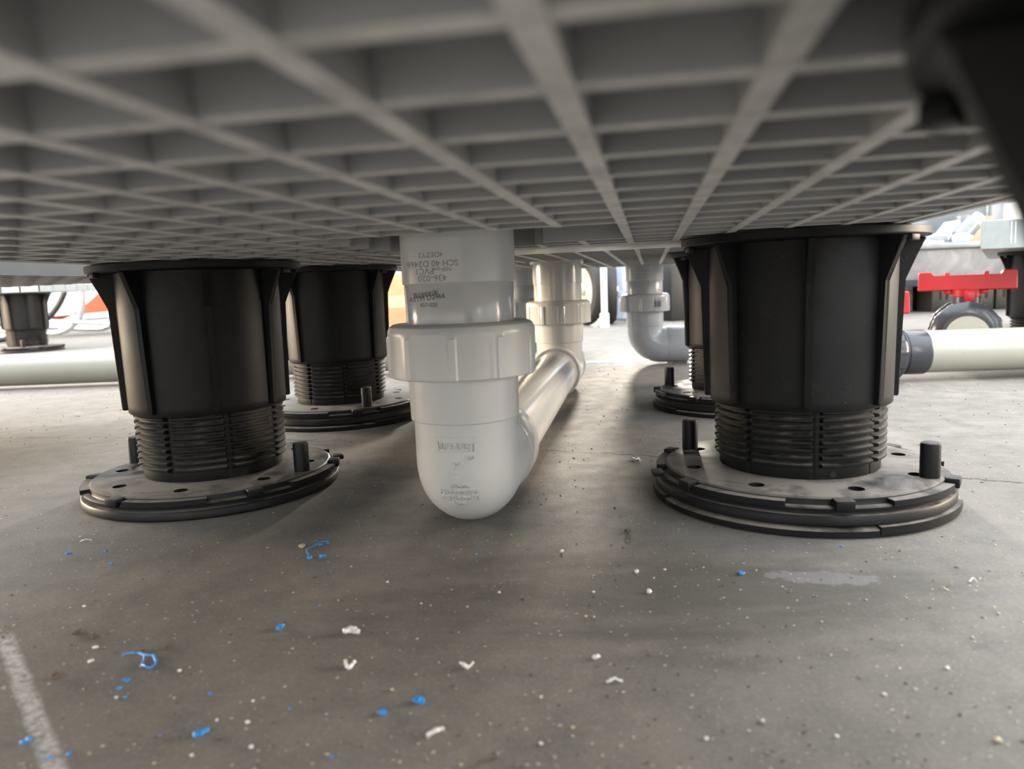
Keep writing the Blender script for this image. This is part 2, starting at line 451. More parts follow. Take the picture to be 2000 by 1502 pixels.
# flat metal bar under the seam
bm = bmesh.new()
c0, c1 = g2w(-2.9, 16.9), g2w(2.5, 16.9)
L = math.hypot(c1[0]-c0[0], c1[1]-c0[1])
box(bm, (0, 0, 0), (L, 2.7 * S, 0.0050), 0, bev=0.0008)
o = obj('flat_bar', bm, M['alu'])
o.location = ((c0[0]+c1[0])/2, (c0[1]+c1[1])/2, GRID_Z + RISE - 0.00255); o.rotation_euler = (0, 0, YAW)
tag(o, 'scratched bright metal flat bar under the grating seam', 'metal bar')

# ------------------------------------------------------------------ pedestals
def boolean_diff(bmA, bmB):
    ma = bpy.data.meshes.new('a'); bmesh.ops.recalc_face_normals(bmA, faces=bmA.faces[:]); bmA.to_mesh(ma); bmA.free()
    mb = bpy.data.meshes.new('b'); bmesh.ops.recalc_face_normals(bmB, faces=bmB.faces[:]); bmB.to_mesh(mb); bmB.free()
    oa = bpy.data.objects.new('a', ma); ob = bpy.data.objects.new('b', mb); COL.objects.link(oa); COL.objects.link(ob)
    md = oa.modifiers.new('d', 'BOOLEAN'); md.operation = 'DIFFERENCE'; md.object = ob; md.solver = 'EXACT'
    dg = bpy.context.evaluated_depsgraph_get(); dg.update()
    me = bpy.data.meshes.new_from_object(oa.evaluated_get(dg))
    bpy.data.objects.remove(oa); bpy.data.objects.remove(ob)
    return me

R_BASE, R_FL, R_TH, R_BODY = 0.0985, 0.0792, 0.0566, 0.0598
def arcblock(bm, r0, r1, z0, z1, a0, a1, n=10):
    A = []
    for k in range(n + 1):
        a = a0 + (a1 - a0) * k / n; c, s = math.cos(a), math.sin(a)
        A.append([bm.verts.new((r * c, r * s, z)) for r, z in ((r0, z0), (r1, z0), (r1, z1), (r0, z1))])
    for P, Q in zip(A, A[1:]):
        for k in range(4): bm.faces.new((P[k], P[(k+1) % 4], Q[(k+1) % 4], Q[k]))
    bm.faces.new(A[0][::-1]); bm.faces.new(A[-1])

def base_mesh():
    bm = bmesh.new()
    prof = [(0.030, 0.0002), (0.0965, 0.0002), (0.0985, 0.0016), (0.0985, 0.0062), (0.0978, 0.0072), (0.0948, 0.0074), (0.0945, 0.0084),
            (0.0968, 0.0088), (0.0970, 0.0112), (0.0962, 0.0120), (0.0925, 0.0120), (0.0920, 0.0132), (0.0918, 0.0156), (0.0905, 0.0166), (0.070, 0.0170), (0.030, 0.0170)]
    lathe(bm, prof, 128, closed=True)
    cut = bmesh.new()
    for k in range(8):
        a = 2 * PI * (k + 0.5) / 8
        bmesh.ops.create_cone(cut, cap_ends=True, segments=20, radius1=0.0050, radius2=0.0050, depth=0.012,
                              matrix=Matrix.Translation((0.0755 * math.cos(a), 0.0755 * math.sin(a), 0.0158)))
    return finish(boolean_diff(bm, cut), M['black_dusty'])
BASE_ME = base_mesh()

def sleeve_mesh(z0, z1):
    bm = bmesh.new(); core = 0.0532; pitch = 0.0049
    slots = [2 * PI * k / 8 + 0.10 for k in range(8)]
    prof = [(core - 0.0005, z0 - 0.001), (core, z0), (core, z0 + 0.0072)]
    zz = z0 + 0.0080
    while zz + pitch < z1:
        prof += [(core, zz), (R_TH - 0.0004, zz + 0.0009), (R_TH, zz + 0.0012), (R_TH, zz + 0.0026), (R_TH - 0.0004, zz + 0.0029), (core, zz + 0.0036)]
        zz += pitch
    prof += [(core, z1)]
    N = 288
    def rf(a, r, z):
        if r <= core: 
            base = r
        else: base = r
        for k, s in enumerate(slots):
            dlt = (a - s + PI) % (2 * PI) - PI
            if 0 <= dlt < math.radians(5.2): return min(base, core - (0.0006 if dlt < math.radians(1.4) else 0))
        return base
    lathe(bm, prof, N, rfun=rf)
    return bm

def pedestal(loc, rz, label, shim=False, raise_top=0.0, peg_a=0.0, scale=1.0, collar_drop=0.0):
    root = thing('deck_pedestal', label, 'pedestal', (loc[0], loc[1], 0), rz, 'black screw pedestals under the grating')
    zb = 0.0062 if shim else 0.0
    if shim:
        bm = bmesh.new()
        lathe(bm, [(0.03, 0.0002), (0.0985, 0.0002), (0.1005, 0.0012), (0.1005, 0.0046), (0.099, 0.0054), (0.093, 0.0060), (0.03, 0.0060)], 128, closed=True)
        for a0, a1 in ((0.4, 1.3), (2.6, 3.3), (4.4, 5.2)): arcblock(bm, 0.094, 0.1012, 0.0022, 0.0070, a0, a1)
        obj('shim_disc', bm, M['black_dusty'], root)
    b = bpy.data.objects.new('base_plate', BASE_ME); COL.objects.link(b); b.parent = root; b.location.z = zb
    for k in range(5):
        ring = bmesh.new(); a = 2 * PI * k / 5 + 0.5
        arcblock(ring, 0.0915, 0.0985, 0.0115, 0.0150, a, a + 0.62)
        r = obj('locking_segment', ring, M['black_dusty'], root); r.location.z = zb
    for k in range(6):
        bm = bmesh.new(); a = 2 * PI * k / 6 + 0.2
        Mx = Matrix.Rotation(a, 4, 'Z')
        box(bm, Mx @ Vector((0.0955, 0, 0.0135)), (0.0085, 0.011, 0.0062), a, bev=0.0007)
        o = obj('rim_clip', bm, M['black'], root); o.location.z = zb
    bm = bmesh.new(); box(bm, (0.0998, 0, 0.0125), (0.0075, 0.011, 0.0036), 0, bev=0.0006)
    o = obj('lock_tab', bm, M['black'], root); o.location.z = zb; o.rotation_euler.z = peg_a + 0.72
    z0 = zb + 0.0165; zc = 0.0680 + raise_top - collar_drop; zt = GRID_Z + raise_top - 0.0003
    sl = obj('threaded_sleeve', sleeve_mesh(z0, zc + 0.012), M['black'], root, ang=30)
    for k in range(3):
        bm = bmesh.new(); a = 2 * PI * k / 3 - 1.75
        Mx = Matrix.Rotation(a, 4, 'Z') @ Matrix.Translation((0.0525, 0, z0 + 0.0036)) @ Matrix.Rotation(PI/2, 4, 'Y')
        bmesh.ops.create_cone(bm, cap_ends=True, segments=16, radius1=0.0021, radius2=0.0021, depth=0.0016, matrix=Mx)
        obj('drain_hole', bm, M['void'], sl)
    for k in range(2):
        bm = bmesh.new()
        lathe(bm, [(0, 0), (0.0060, 0), (0.0060, 0.0216), (0.0056, 0.0228), (0.0046, 0.0234), (0, 0.0234)], 24)
        o = obj('peg', bm, M['black'], root); a = peg_a + PI * k
        o.location = (0.0835 * math.cos(a), 0.0835 * math.sin(a), zb + 0.0160)
    bm = bmesh.new()
    lathe(bm, [(0.0545, zc), (0.0590, zc), (0.0596, zc + 0.0008), (R_BODY, zc + 0.006), (0.0612, zt - 0.0060), (0.0545, zt - 0.0060)], 96, closed=True)
    obj('collar', bm, M['black'], root)
    bm = bmesh.new()
    lathe(bm, [(0, zt - 0.0058), (0.076, zt - 0.0058), (0.0785, zt - 0.0054), (R_FL, zt - 0.0046), (R_FL, zt - 0.0006), (R_FL - 0.0008, zt), (0, zt)], 128)
    obj('top_flange', bm, M['black'], root)
    for k in range(8):
        a = 2 * PI * k / 8 + 0.02
        Mx = Matrix.Rotation(a, 4, 'Z')
        bm = bmesh.new()
        prism(bm, [(0.0575, zc + 0.0022), (0.0630, zc + 0.0022), (0.0637, zc + 0.0034), (0.0652, zt - 0.0325), (0.0775, zt - 0.0058), (0.0575, zt - 0.0058)], -0.0021, 0.0021, Mx, 0.0006)
        obj('gusset', bm, M['black'], root)
    for k in range(3):
        a = 2 * PI * k / 3 + 0.9
        bm = bmesh.new(); box(bm, Matrix.Rotation(a, 4, 'Z') @ Vector((0.0765, 0, zt - 0.0075)), (0.0045, 0.009, 0.0036), a, bev=0.0005)
        obj('rim_clip', bm, M['black'], root)
    root.scale = (scale,) * 3
    return root

def face(loc): return math.atan2(-loc[1], -loc[0])     # direction from a spot back to the viewer
PL, PR, PBL, PBR = (-0.2474, 0.594), (0.2009, 0.5095), (-0.2158, 0.9173), (0.2749, 0.8887)
def ped(loc, turn, label, peg_world, **kw):
    rz = face(loc) + math.radians(turn)
    return pedestal(loc, rz, label, peg_a=math.radians(peg_world) - rz, **kw)
ped(PL, 3, 'black screw pedestal standing on a single base disc before the cream floor pipe', -19)
ped(PR, 4, 'black screw pedestal on a doubled base disc, nearest the red-handled valves', 139, shim=True)
ped(PBL, -2, 'black screw pedestal half hidden behind the white union pipe and another pedestal', -57, shim=True, raise_top=RISE)
ped(PBR, 20, 'black screw pedestal mostly hidden behind the doubled-disc pedestal', 152, shim=True, raise_top=RISE)
ped((0.118, 0.054), 2, 'black screw pedestal close up and blurred at the edge of the view', 60)
ped((0.935, 1.27), 12, 'black screw pedestal under the pale chipped grating corner', 60)
farp = ped((-1.72, 2.62), 8, 'small sunlit black pedestal in front of the wire-spoked wheel', -65, scale=1.14)

# far grating that the sunlit pedestal carries
bm = bmesh.new()
zF = GRID_Z * 1.14
for k in range(17): box(bm, (-2.62 + k * 0.065, 2.68, zF + 0.0135), (0.006, 0.36, 0.026))
for k in range(6): box(bm, (-2.10, 2.503 + k * 0.0708, zF + 0.0135), (1.05, 0.006, 0.0256))
tag(obj('grating_panel', bm, M['grating_pale'], smooth=False), 'sunlit pale grating edge on top of the small far pedestal', 'grating panel')

# ------------------------------------------------------------------ pipework
def nut_mesh(r, z0, z1, nr=10, ph=0.0, n=240):
    bm = bmesh.new(); h = z1 - z0
    prof = [(0.030, z0), (r - 0.0035, z0), (r - 0.0016, z0 + 0.0004), (r - 0.0010, z0 + 0.0012), (r - 0.0008, z1 - 0.0085), (r - 0.0006, z1 - 0.0068), (r - 0.0007, z1 - 0.0045),
            (r - 0.0020, z1 - 0.0018), (r - 0.0042, z1 - 0.0004), (r - 0.0062, z1), (0.030, z1)]
    def rf(a, rr, z):
        if rr > r - 0.003 and z < z1 - 0.0075:
            t = ((a + ph) * nr / (2 * PI)) % 1.0
            if t < 0.16: return rr + 0.0011
            if t > 0.84: return rr + 0.0004
        return rr
    lathe(bm, prof, n, rfun=rf, closed=True)
    return bm

def riser(parent, zc, mat, top=0.210, ph=0.0, nutmat=None):
    """union fitting: hub, tail, nut, lower socket — heights as measured on the nearest one"""
    nm = nutmat or mat
    bm = bmesh.new(); lathe(bm, [(0.0300, 0.1570), (0.0346, 0.1570), (0.0353, 0.1576), (0.0355, top - 0.001), (0.0348, top), (0.0300, top)], 96, closed=True)
    hub = obj('hub', bm, mat, parent)
    bm = bmesh.new(); lathe(bm, [(0.0290, 0.1300), (0.0339, 0.1300), (0.0343, 0.1560), (0.0338, 0.15705), (0.0290, 0.15705)], 96, closed=True)
    tail = obj('tailpiece', bm, M['pvc'] if mat is M['pvc_matte'] else mat, parent)
    nut = obj('union_nut', nut_mesh(0.0470, 0.1000, 0.1332, ph=ph), nm, parent, ang=28)
    bm = bmesh.new(); lathe(bm, [(0.0290, 0.0728), (0.0340, 0.0728), (0.0345, 0.0734), (0.0349, 0.1002), (0.0290, 0.1002)], 96, closed=True)
    sk = obj('socket', bm, mat, parent)
    return hub, tail, nut, sk

def elbow_bm(dirv, zc, r=0.0326, bend=0.030, ztop=0.0732, run=0.034, socket=True):
    d = Vector((dirv[0], dirv[1], 0)).normalized()
    pts = [Vector((0, 0, ztop)), Vector((0, 0, zc + bend + 0.004))]
    for k in range(0, 13):
        a = PI / 2 * k / 12
        pts.append(Vector((0, 0, zc + bend)) + d * bend * (1 - math.cos(a)) + Vector((0, 0, -bend * math.sin(a))))
    pts.append(d * (bend + run) + Vector((0, 0, zc)))
    bm = bmesh.new(); tube(bm, pts, r, 72)
    bmesh.ops.recalc_face_normals(bm, faces=bm.faces[:])
    return bm

def pipe_along(name, p0, p1, r, mat, parent, n=64, prof=None):
    a, b = Vector(p0), Vector(p1); L = (b - a).length
    Mx = Matrix.Translation(a) @ (b - a).to_track_quat('Z', 'Y').to_matrix().to_4x4()
    bm = bmesh.new()
    pr = prof(L) if prof else [(0, 0), (r, 0), (r, L), (0, L)]
    lathe(bm, pr, n, Mx)
    return obj(name, bm, mat, parent)

# writing laid onto a curved surface: each outline point is cast onto the target mesh
def text_mesh(s, size, ext=0.0, fontspace=1.0):
    cu = bpy.data.curves.new('txt', 'FONT'); cu.body = s; cu.size = size; cu.align_x = 'CENTER'; cu.align_y = 'CENTER'; cu.extrude = ext; cu.resolution_u = 3; cu.offset = 0.00010 if ext else 0.0; cu.space_character = fontspace
    o = bpy.data.objects.new('txt', cu); COL.objects.link(o)
    dg = bpy.context.evaluated_depsgraph_get(); dg.update()
    me = bpy.data.meshes.new_from_object(o.evaluated_get(dg)); bpy.data.objects.remove(o)
    return me

def wrap(items, name, mat, target, parent, origin, right, up, inward, height, raised=False, label=None):
    """items: list of (mesh, x, y, rot). origin/right/up/inward in the parent's space."""
    bt = bmesh.new(); bt.from_mesh(target.data); tree = BVHTree.FromBMesh(bt); bt.free()
    bm = bmesh.new()
    for me, x, y, rot in items:
        b2 = bmesh.new(); b2.from_mesh(me)
        es = [e for e in b2.edges if e.calc_length() > 0.0012]
        if es: bmesh.ops.subdivide_edges(b2, edges=es, cuts=2)
        bmesh.ops.triangulate(b2, faces=b2.faces[:])
        c, s_ = math.cos(rot), math.sin(rot); bad = []
        zs = [v.co.z for v in b2.verts]; zmid = (min(zs) + max(zs)) / 2 if zs else 0
        for v in b2.verts:
            px, py = c * v.co.x - s_ * v.co.y + x, s_ * v.co.x + c * v.co.y + y
            o_ = origin + right * px + up * py - inward * 0.2
            hit, nrm, _, _ = tree.ray_cast(o_, inward)
            if hit is None: bad.append(v); continue
            hgt = height if (not raised or v.co.z > zmid) else -0.0003
            if nrm.dot(inward) > 0: nrm = -nrm
            v.co = hit + nrm * hgt
        if bad: bmesh.ops.delete(b2, geom=bad, context='VERTS')
        tmp = bpy.data.meshes.new('t'); b2.to_mesh(tmp); b2.free(); bm.from_mesh(tmp); bpy.data.meshes.remove(tmp)
    o = obj(name, bm, mat, parent, smooth=False)
    if label: o['label'] = label
    return o

def flat_mesh(rects, ext=0.0):
    """rects: (x0, y0, x1, y1) thin blocks"""
    bm = bmesh.new()
    for x0, y0, x1, y1 in rects:
        if ext: box(bm, ((x0+x1)/2, (y0+y1)/2, 0), (x1-x0, y1-y0, ext * 2))
        else:
            bm.faces.new([bm.verts.new(p) for p in ((x0, y0, 0), (x1, y0, 0), (x1, y1, 0), (x0, y1, 0))])
    me = bpy.data.meshes.new('r'); bm.to_mesh(me); bm.free(); return me

# --- the nearest riser, its elbow, the long run and the tee riser: one glued assembly
P1, P2 = Vector((-0.0306, 0.4640, 0)), Vector((0.0715, 1.0700, 0))
run = (P2 - P1).normalized()
asm = thing('pipe_assembly', 'glossy light grey pipe run on the floor joining two upright union fittings', 'pipework', P1)
inv = Matrix.Translation(-P1)
ZC = 0.0348
vd = (P1 - Vector((0, 0, 0))).normalized()                                   # from the viewer to the riser
hub, tail, nut, sk = riser(asm, ZC, M['pvc_matte'], top=0.209, ph=0.42)
el = obj('elbow', elbow_bm(run, ZC, bend=0.012, run=0.052), M['pvc_matte'], asm, ang=50)
e0 = run * 0.058
pipe_along('elbow_collar', e0 + Vector((0, 0, ZC)), run * 0.094 + Vector((0, 0, ZC)), 0.036, M['pvc'], asm,
           prof=lambda L: [(0.030, 0), (0.0332, 0), (0.0340, 0.003), (0.0345, 0.010), (0.0346, L - 0.002), (0.0340, L), (0.0300, L)])
L2 = (P2 - P1).length
pipe_along('pipe', run * 0.085 + Vector((0, 0, ZC)), run * (L2 - 0.055) + Vector((0, 0, ZC)), 0.0302, M['pvc'], asm, n=96)
pipe_along('tee', run * (L2 - 0.066) + Vector((0, 0, ZC)), run * (L2 + 0.066) + Vector((0, 0, ZC)), 0.036, M['pvc'], asm,
           prof=lambda L: [(0.030, 0), (0.0338, 0), (0.0346, 0.0012), (0.0346, 0.030), (0.0336, 0.033), (0.0336, L - 0.033), (0.0346, L - 0.030), (0.0346, L - 0.0012), (0.0338, L), (0.030, L)])
bm = bmesh.new(); lathe(bm, [(0.0330, 0.03), (0.0332, 0.0733), (0.028, 0.0733)], 72, Matrix.Translation(run * L2))
obj('tee_branch', bm, M['pvc'], asm)
tz = {}
nb = []
for me_name, z0, z1, r0 in (('hub', 0.1570, 0.2120, 0.0352), ('tailpiece', 0.1300, 0.1571, 0.0342)):
    bm = bmesh.new(); lathe(bm, [(0.028, z0), (r0 - 0.0006, z0), (r0, z0 + 0.0006), (r0, z1), (0.028, z1)], 72, Matrix.Translation(run * L2), closed=True)
    if me_name == 'hub': lathe(bm, [(r0 - 0.001, 0.1855), (r0 + 0.0030, 0.1855), (r0 + 0.0036, 0.1865), (r0 + 0.0036, 0.1990), (r0 - 0.001, 0.1990)], 72, Matrix.Translation(run * L2), closed=True)
    obj(me_name, bm, M['pvc'], asm)
bm = nut_mesh(0.0470, 0.1000, 0.1332, ph=0.3); bmesh.ops.translate(bm, verts=bm.verts, vec=run * L2)
obj('union_nut', bm, M['pvc'], asm, ang=28)
bm = bmesh.new(); lathe(bm, [(0.028, 0.0728), (0.0342, 0.0728), (0.0350, 0.0736), (0.0352, 0.1002), (0.028, 0.1002)], 72, Matrix.Translation(run * L2), closed=True)
obj('socket', bm, M['pvc'], asm)

# printed and moulded writing on the nearest riser
RT = Vector((vd.y, -vd.x, 0)); UP = Vector((0, 0, 1)); ORG = Vector((0, 0, 0))
k = 0.44 / F_PX                                                              # size of one photo dot at the pipe's face
rot = PI
items = [(text_mesh('4DEZY2', 0.0042), -0.0158, 0.1738, rot), (text_mesh('SCH 40 D2466', 0.0050), -0.0152, 0.1688, rot),
         (text_mesh('PVC1', 0.0050), -0.0200, 0.1645, rot), (text_mesh('NSF-pw', 0.0034), -0.0095, 0.1652, rot),
         (text_mesh('436-020', 0.0052), -0.0155, 0.1604, rot)]
wrap(items, 'printed_marking', M['ink'], hub, asm, ORG, RT, UP, vd, 0.00012, label='faint grey upside-down printed lettering')
bars = [(-0.0075 + q * 0.00085, 0, -0.0075 + q * 0.00085 + random.choice((0.0003, 0.0005)), random.uniform(0.0026, 0.0034)) for q in range(18)]
items = [(flat_mesh(bars), -0.0195, 0.1496, 0.12), (text_mesh('ASTM D2466', 0.0040), -0.0195, 0.1488, 0.10), (text_mesh('437-020', 0.0032), -0.0185, 0.1446, 0.0)]
wrap(items, 'ink_stamp', M['ink_dark'], tail, asm, ORG, RT, UP, vd, 0.00012, label='smudged dark ink stamp')
ee = 0.0004
fr = []
X0, X1, Y0, Y1 = -0.0130, 0.0115, 0.0, 0.0112
fr += [(X0, Y1 - 0.0026, X1, Y1), (X0, Y0, X1 + 0.0006, Y0 + 0.0024), (X1 - 0.0012, Y0 + 0.002, X1 + 0.0006, Y1 - 0.0038), (X0, Y1 - 0.0040, X0 + 0.0020, Y1 - 0.002), (X0 + 0.0012, 0.0030, X0 + 0.0024, 0.0080), (X1 - 0.0036, 0.0028, X1 - 0.0026, 0.0070)]
items = [(flat_mesh(fr, 0.0004), -0.0062, 0.0540, 0), (text_mesh('SPEARS', 0.0056, ee), -0.0076, 0.0594, 0), (text_mesh('USA', 0.0026, ee), 0.0022, 0.0522, 0),
         (text_mesh('2"', 0.0072, ee), -0.0072, 0.0470, 0), (text_mesh('406-020', 0.0036, ee), -0.0060, 0.0345, 0), (text_mesh('NSF-pw PVC1', 0.0040, ee), -0.0056, 0.0306, 0),
         (text_mesh('SCH40 D2466', 0.0040, ee), -0.0050, 0.0262, 0), (text_mesh('ASTM', 0.0034, ee), -0.0060, 0.0222, 0)]
bmc = bmesh.new(); bmesh.ops.create_cone(bmc, cap_ends=True, segments=24, radius1=0.0030, radius2=0.0030, depth=0.0008)
mc = bpy.data.meshes.new('c'); bmc.to_mesh(mc); bmc.free(); items.append((mc, -0.0072, 0.0398, 0))
wrap(items, 'moulded_lettering', M['pvc_matte'], el, asm, ORG, RT, UP, vd, 0.00100, raised=True, label='raised maker lettering and size mark')

# --- two farther risers with elbows lying across
def side_riser(loc, dirx, label, length, mat):
    a = thing('pipe_assembly', label, 'pipework', loc)
    h_, t_, n_, s_ = riser(a, 0.036, mat, top=0.211, ph=0.1)
    e_ = obj('elbow', elbow_bm(dirx, 0.0355, r=0.0335), mat, a, ang=50)
    d = Vector((dirx[0], dirx[1], 0)).normalized(); z = Vector((0, 0, 0.0355))
    pipe_along('elbow_collar', d * 0.040 + z, d * 0.078 + z, 0.035, mat, a, prof=lambda L: [(0.030, 0), (0.0338, 0), (0.0350, 0.002), (0.0350, L - 0.001), (0.0342, L), (0.028, L)])
    pipe_along('pipe', d * 0.07 + z, d * length + z, 0.0300, M['pvc_cream'] if dirx[0] < 0 else mat, a)
    return a, h_, n_
P3 = Vector((0.2580, 1.4000, 0)); P4 = Vector((0.0270, 1.4000, 0))
a3, h3, n3 = side_riser(P3, (0.995, -0.10), 'grey union fitting with a barcode on its nut, elbow turning behind black pedestals', 0.30, M['pvc_grey'])
a4, h4, n4 = side_riser(P4, (-1, 0.0), 'cream floor pipe ending in a grey union fitting, mostly behind black pedestals', 1.65, M['pvc_grey'])
v3 = P3.normalized(); R3_ = Vector((v3.y, -v3.x, 0))
q = 0.0008
bars = [(i * q, 0, i * q + random.choice((0.3, 0.5, 0.6)) * q, 0.0115) for i in range(15)]
wrap([(flat_mesh(bars), 0.018, 0.1085, 0), (text_mesh('437-020', 0.0028), 0.024, 0.1225, 0), (text_mesh('02466', 0.0028), 0.024, 0.1060, 0)], 'barcode_print', M['ink_dark'], n3, a3, ORG, R3_, UP, v3, 0.0003)
wrap([(text_mesh('4DEZ', 0.006), -0.008, 0.182, PI), (text_mesh('SCH 40 D2466', 0.006), -0.006, 0.176, PI), (text_mesh('PVC1 NSF', 0.006), -0.008, 0.170, PI), (text_mesh('436-020', 0.006), -0.008, 0.1635, PI)],
     'printed_marking', M['ink'], h3, a3, ORG, R3_, UP, v3, 0.0002)

# --- ball valves with red handles
def valve(name, label, loc, axis_rz, scale=1.0, handle_rz=0.0, stub=0.06):
    """axis along local y before turning"""
    t = thing(name, label, 'ball valve', loc, axis_rz)
    Mx = Matrix.Rotation(-PI/2, 4, 'X')                                        # lathe z -> local y
    r = 0.0520 * scale
    bm = bmesh.new(); lathe(bm, [(0.030, -0.034), (r * 0.86, -0.034), (r * 0.90, -0.030), (r * 0.90, 0.030), (r * 0.86, 0.034), (0.030, 0.034)], 64, Mx, closed=True)
    obj('body', bm, M['pvc_dark'], t)
    for s in (-1, 1):
        bm = bmesh.new(); a, b = (s * 0.030, s * 0.062)
        rf = lambda an, rr, z: rr + (0.0012 if rr > r * 0.93 and ((an * 12 / (2 * PI)) % 1) < 0.2 else 0)
        lathe(bm, [(0.031, b), (r * 0.70, b), (r * 0.90, b - s * 0.004), (r * 0.985, b - s * 0.009), (r * 0.985, a), (0.031, a)], 120, Mx, rfun=rf, closed=True)
        obj('union_nut', bm, M['pvc_dark'], t)
        bm = bmesh.new(); lathe(bm, [(0.0305, s * 0.061), (0.0345, s * 0.061), (0.0345, s * 0.080), (0.0305, s * 0.080)], 64, Mx, closed=True)
        obj('end_socket', bm, M['pvc_dark'], t)
        bm = bmesh.new(); lathe(bm, [(0, s * 0.070), (0.0300, s * 0.070), (0.0300, s * (0.080 + stub)), (0, s * (0.080 + stub))], 64, Mx)
        obj('pipe_stub', bm, M['pvc_cream'], t)
    bm = bmesh.new(); lathe(bm, [(0, r * 0.7), (0.0200, r * 0.7), (0.0200, r + 0.0065), (0, r + 0.0065)], 32)
    st = obj('stem', bm, M['pvc_dark'], t)
    hz = r + 0.006
    hd = bmesh.new(); lathe(hd, [(0, hz), (0.0190, hz), (0.0205, hz + 0.0015), (0.0210, hz + 0.012), (0, hz + 0.012)], 32)
    for s in (-1, 1): box(hd, (s * 0.026, 0, hz + 0.008), (0.012, 0.012, 0.006), 0, bev=0.001)
    box(hd, (0.004, -0.018, hz + 0.001), (0.014, 0.010, 0.016), 0, bev=0.001)
    P = [(-0.069, hz + 0.011), (0.069, hz + 0.011), (0.0680, hz + 0.040), (0.0660, hz + 0.0425), (0.0510, hz + 0.0425), (0.0485, hz + 0.040), (0.0470, hz + 0.034),
         (-0.0470, hz + 0.034), (-0.0485, hz + 0.040), (-0.0510, hz + 0.0425), (-0.0660, hz + 0.0425), (-0.0680, hz + 0.040)]
    prism(hd, P, -0.011, 0.011, Matrix.Identity(4), 0.0016)
    for s in (-1, 1): box(hd, (s * 0.027, -0.004, hz + 0.036), (0.0065, 0.007, 0.009), 0, bev=0.0008)
    h = obj('handle', hd, M['red'], t); h.rotation_euler.z = handle_rz
    h['label'] = 'red T-shaped handle'
    return t
valve('ball_valve', 'charcoal ball valve with its whole red handle showing, behind the cream pipe', (0.745, 1.200, 0.0530), -0.50, 0.98, 0.0, stub=0.005)

HP0, HP1 = Vector((0.535, 1.040, 0.0400)), Vector((1.15, 1.010, 0.0400))
hd_ = (HP1 - HP0).normalized()
hp = thing('pipe_length', 'cream pipe with charcoal end socket, lying in front of the red-handled valve', 'pipe', (HP0.x, HP0.y, 0))
Lp = (HP1 - HP0).length
pipe_along('pipe', Vector((0.0480, -0.0023, 0.0405)), Vector((0.0480, -0.0023, 0.0405)) + hd_ * (Lp - 0.04), 0.0298, M['pvc_cream'], hp)
pipe_along('end_socket', Vector((0.0206, -0.0010, 0.0405)), Vector((0.0206, -0.0010, 0.0405)) + hd_ * 0.0300, 0.0318, M['pvc_dark'], hp,
           prof=lambda L: [(0.020, 0), (0.0316, 0), (0.0318, L - 0.002), (0.0308, L), (0.0298, L)])
t2 = valve('ball_valve', 'charcoal ball valve with only its red handle tip showing beside the black pedestal', (0.535 - hd_.x * 0.042, 1.040 - hd_.y * 0.042, 0.0405), PI/2 + math.atan2(hd_.y, hd_.x), 0.735, PI/2, stub=0.0)
for ch in list(t2.children):
    if ch.name.startswith(('pipe_stub', 'end_socket')): bpy.data.objects.remove(ch)

# blue tape on the floor
bm = bmesh.new(); box(bm, (0, 0, 0), (0.62, 0.026, 0.0006))
o = obj('floor_tape', bm, M['tape_blue'], smooth=False); o.location = (0.16, 1.462, 0.0004); o.rotation_euler.z = -0.03
tag(o, 'strip of light blue masking tape stuck across the bright floor', 'tape')

# ------------------------------------------------------------------ background
def wheel(name, label, loc, r, w, normal, tyre_m, hub_m, spokes=0):
    t = thing(name, label, 'wheel', loc)
    Mx = Vector(normal).to_track_quat('Z', 'Y').to_matrix().to_4x4()
    bm = bmesh.new(); k = w / 2
    lathe(bm, [(r*0.68, -k*0.8), (r*0.80, -k*0.95), (r*0.92, -k*0.85), (r*0.985, -k*0.45), (r, 0), (r*0.985, k*0.45), (r*0.92, k*0.85), (r*0.80, k*0.95), (r*0.68, k*0.8)], 72, Mx, closed=True)
    obj('tyre', bm, tyre_m, t)
    if not spokes:
        bm = bmesh.new(); lathe(bm, [(0, -k*0.45), (r*0.30, -k*0.45), (r*0.62, -k*0.7), (r*0.69, -k*0.75), (r*0.69, k*0.75), (r*0.62, k*0.7), (r*0.30, k*0.45), (0, k*0.45)], 48, Mx)
        obj('rim', bm, hub_m, t)
    bm = bmesh.new(); lathe(bm, [(0, -k*1.2), (r*0.13, -k*1.2), (r*0.13, k*1.2), (0, k*1.2)], 24, Mx)
    obj('hub', bm, M['steel'], t)
    return t
wheel('cart_wheel', 'upright grey-rimmed cart wheel showing its bright hub, beside a white board', (0.300, 2.86, 0.134), 0.134, 0.050, (-0.93, -0.36, 0), M['rubber'], M['rim_grey'])
wheel('cart_wheel', 'black cart wheel seen tread-on in front of the blue drum', (0.392, 2.92, 0.128), 0.128, 0.072, (-0.98, 0.10, 0), M['rubber'], M['rim_grey'])
bm = bmesh.new(); box(bm, (0, 0, 0.145), (0.022, 0.012, 0.20), 0, bev=0.002); box(bm, (0, 0.004, 0.025), (0.030, 0.03, 0.05), 0)
o = obj('white_board', bm, M['white_paint']); o.location = (0.350, 2.70, 0.0)
tag(o, 'narrow white upright board between the two cart wheels', 'board')
t = thing('blue_drum', 'blue grey plastic drum standing behind the cart wheels', 'drum', (0.60, 3.20, 0))
bm = bmesh.new(); lathe(bm, [(0, 0), (0.150, 0), (0.160, 0.01), (0.160, 0.10), (0.166, 0.105), (0.166, 0.12), (0.160, 0.125), (0.160, 0.20), (0.155, 0.23), (0.14, 0.235)], 64); obj('shell', bm, M['blue_drum'], t)
bm = bmesh.new(); lathe(bm, [(0, 0.236), (0.145, 0.236), (0.15, 0.24), (0.15, 0.255), (0, 0.255)], 64); obj('lid', bm, M['crate'], t)

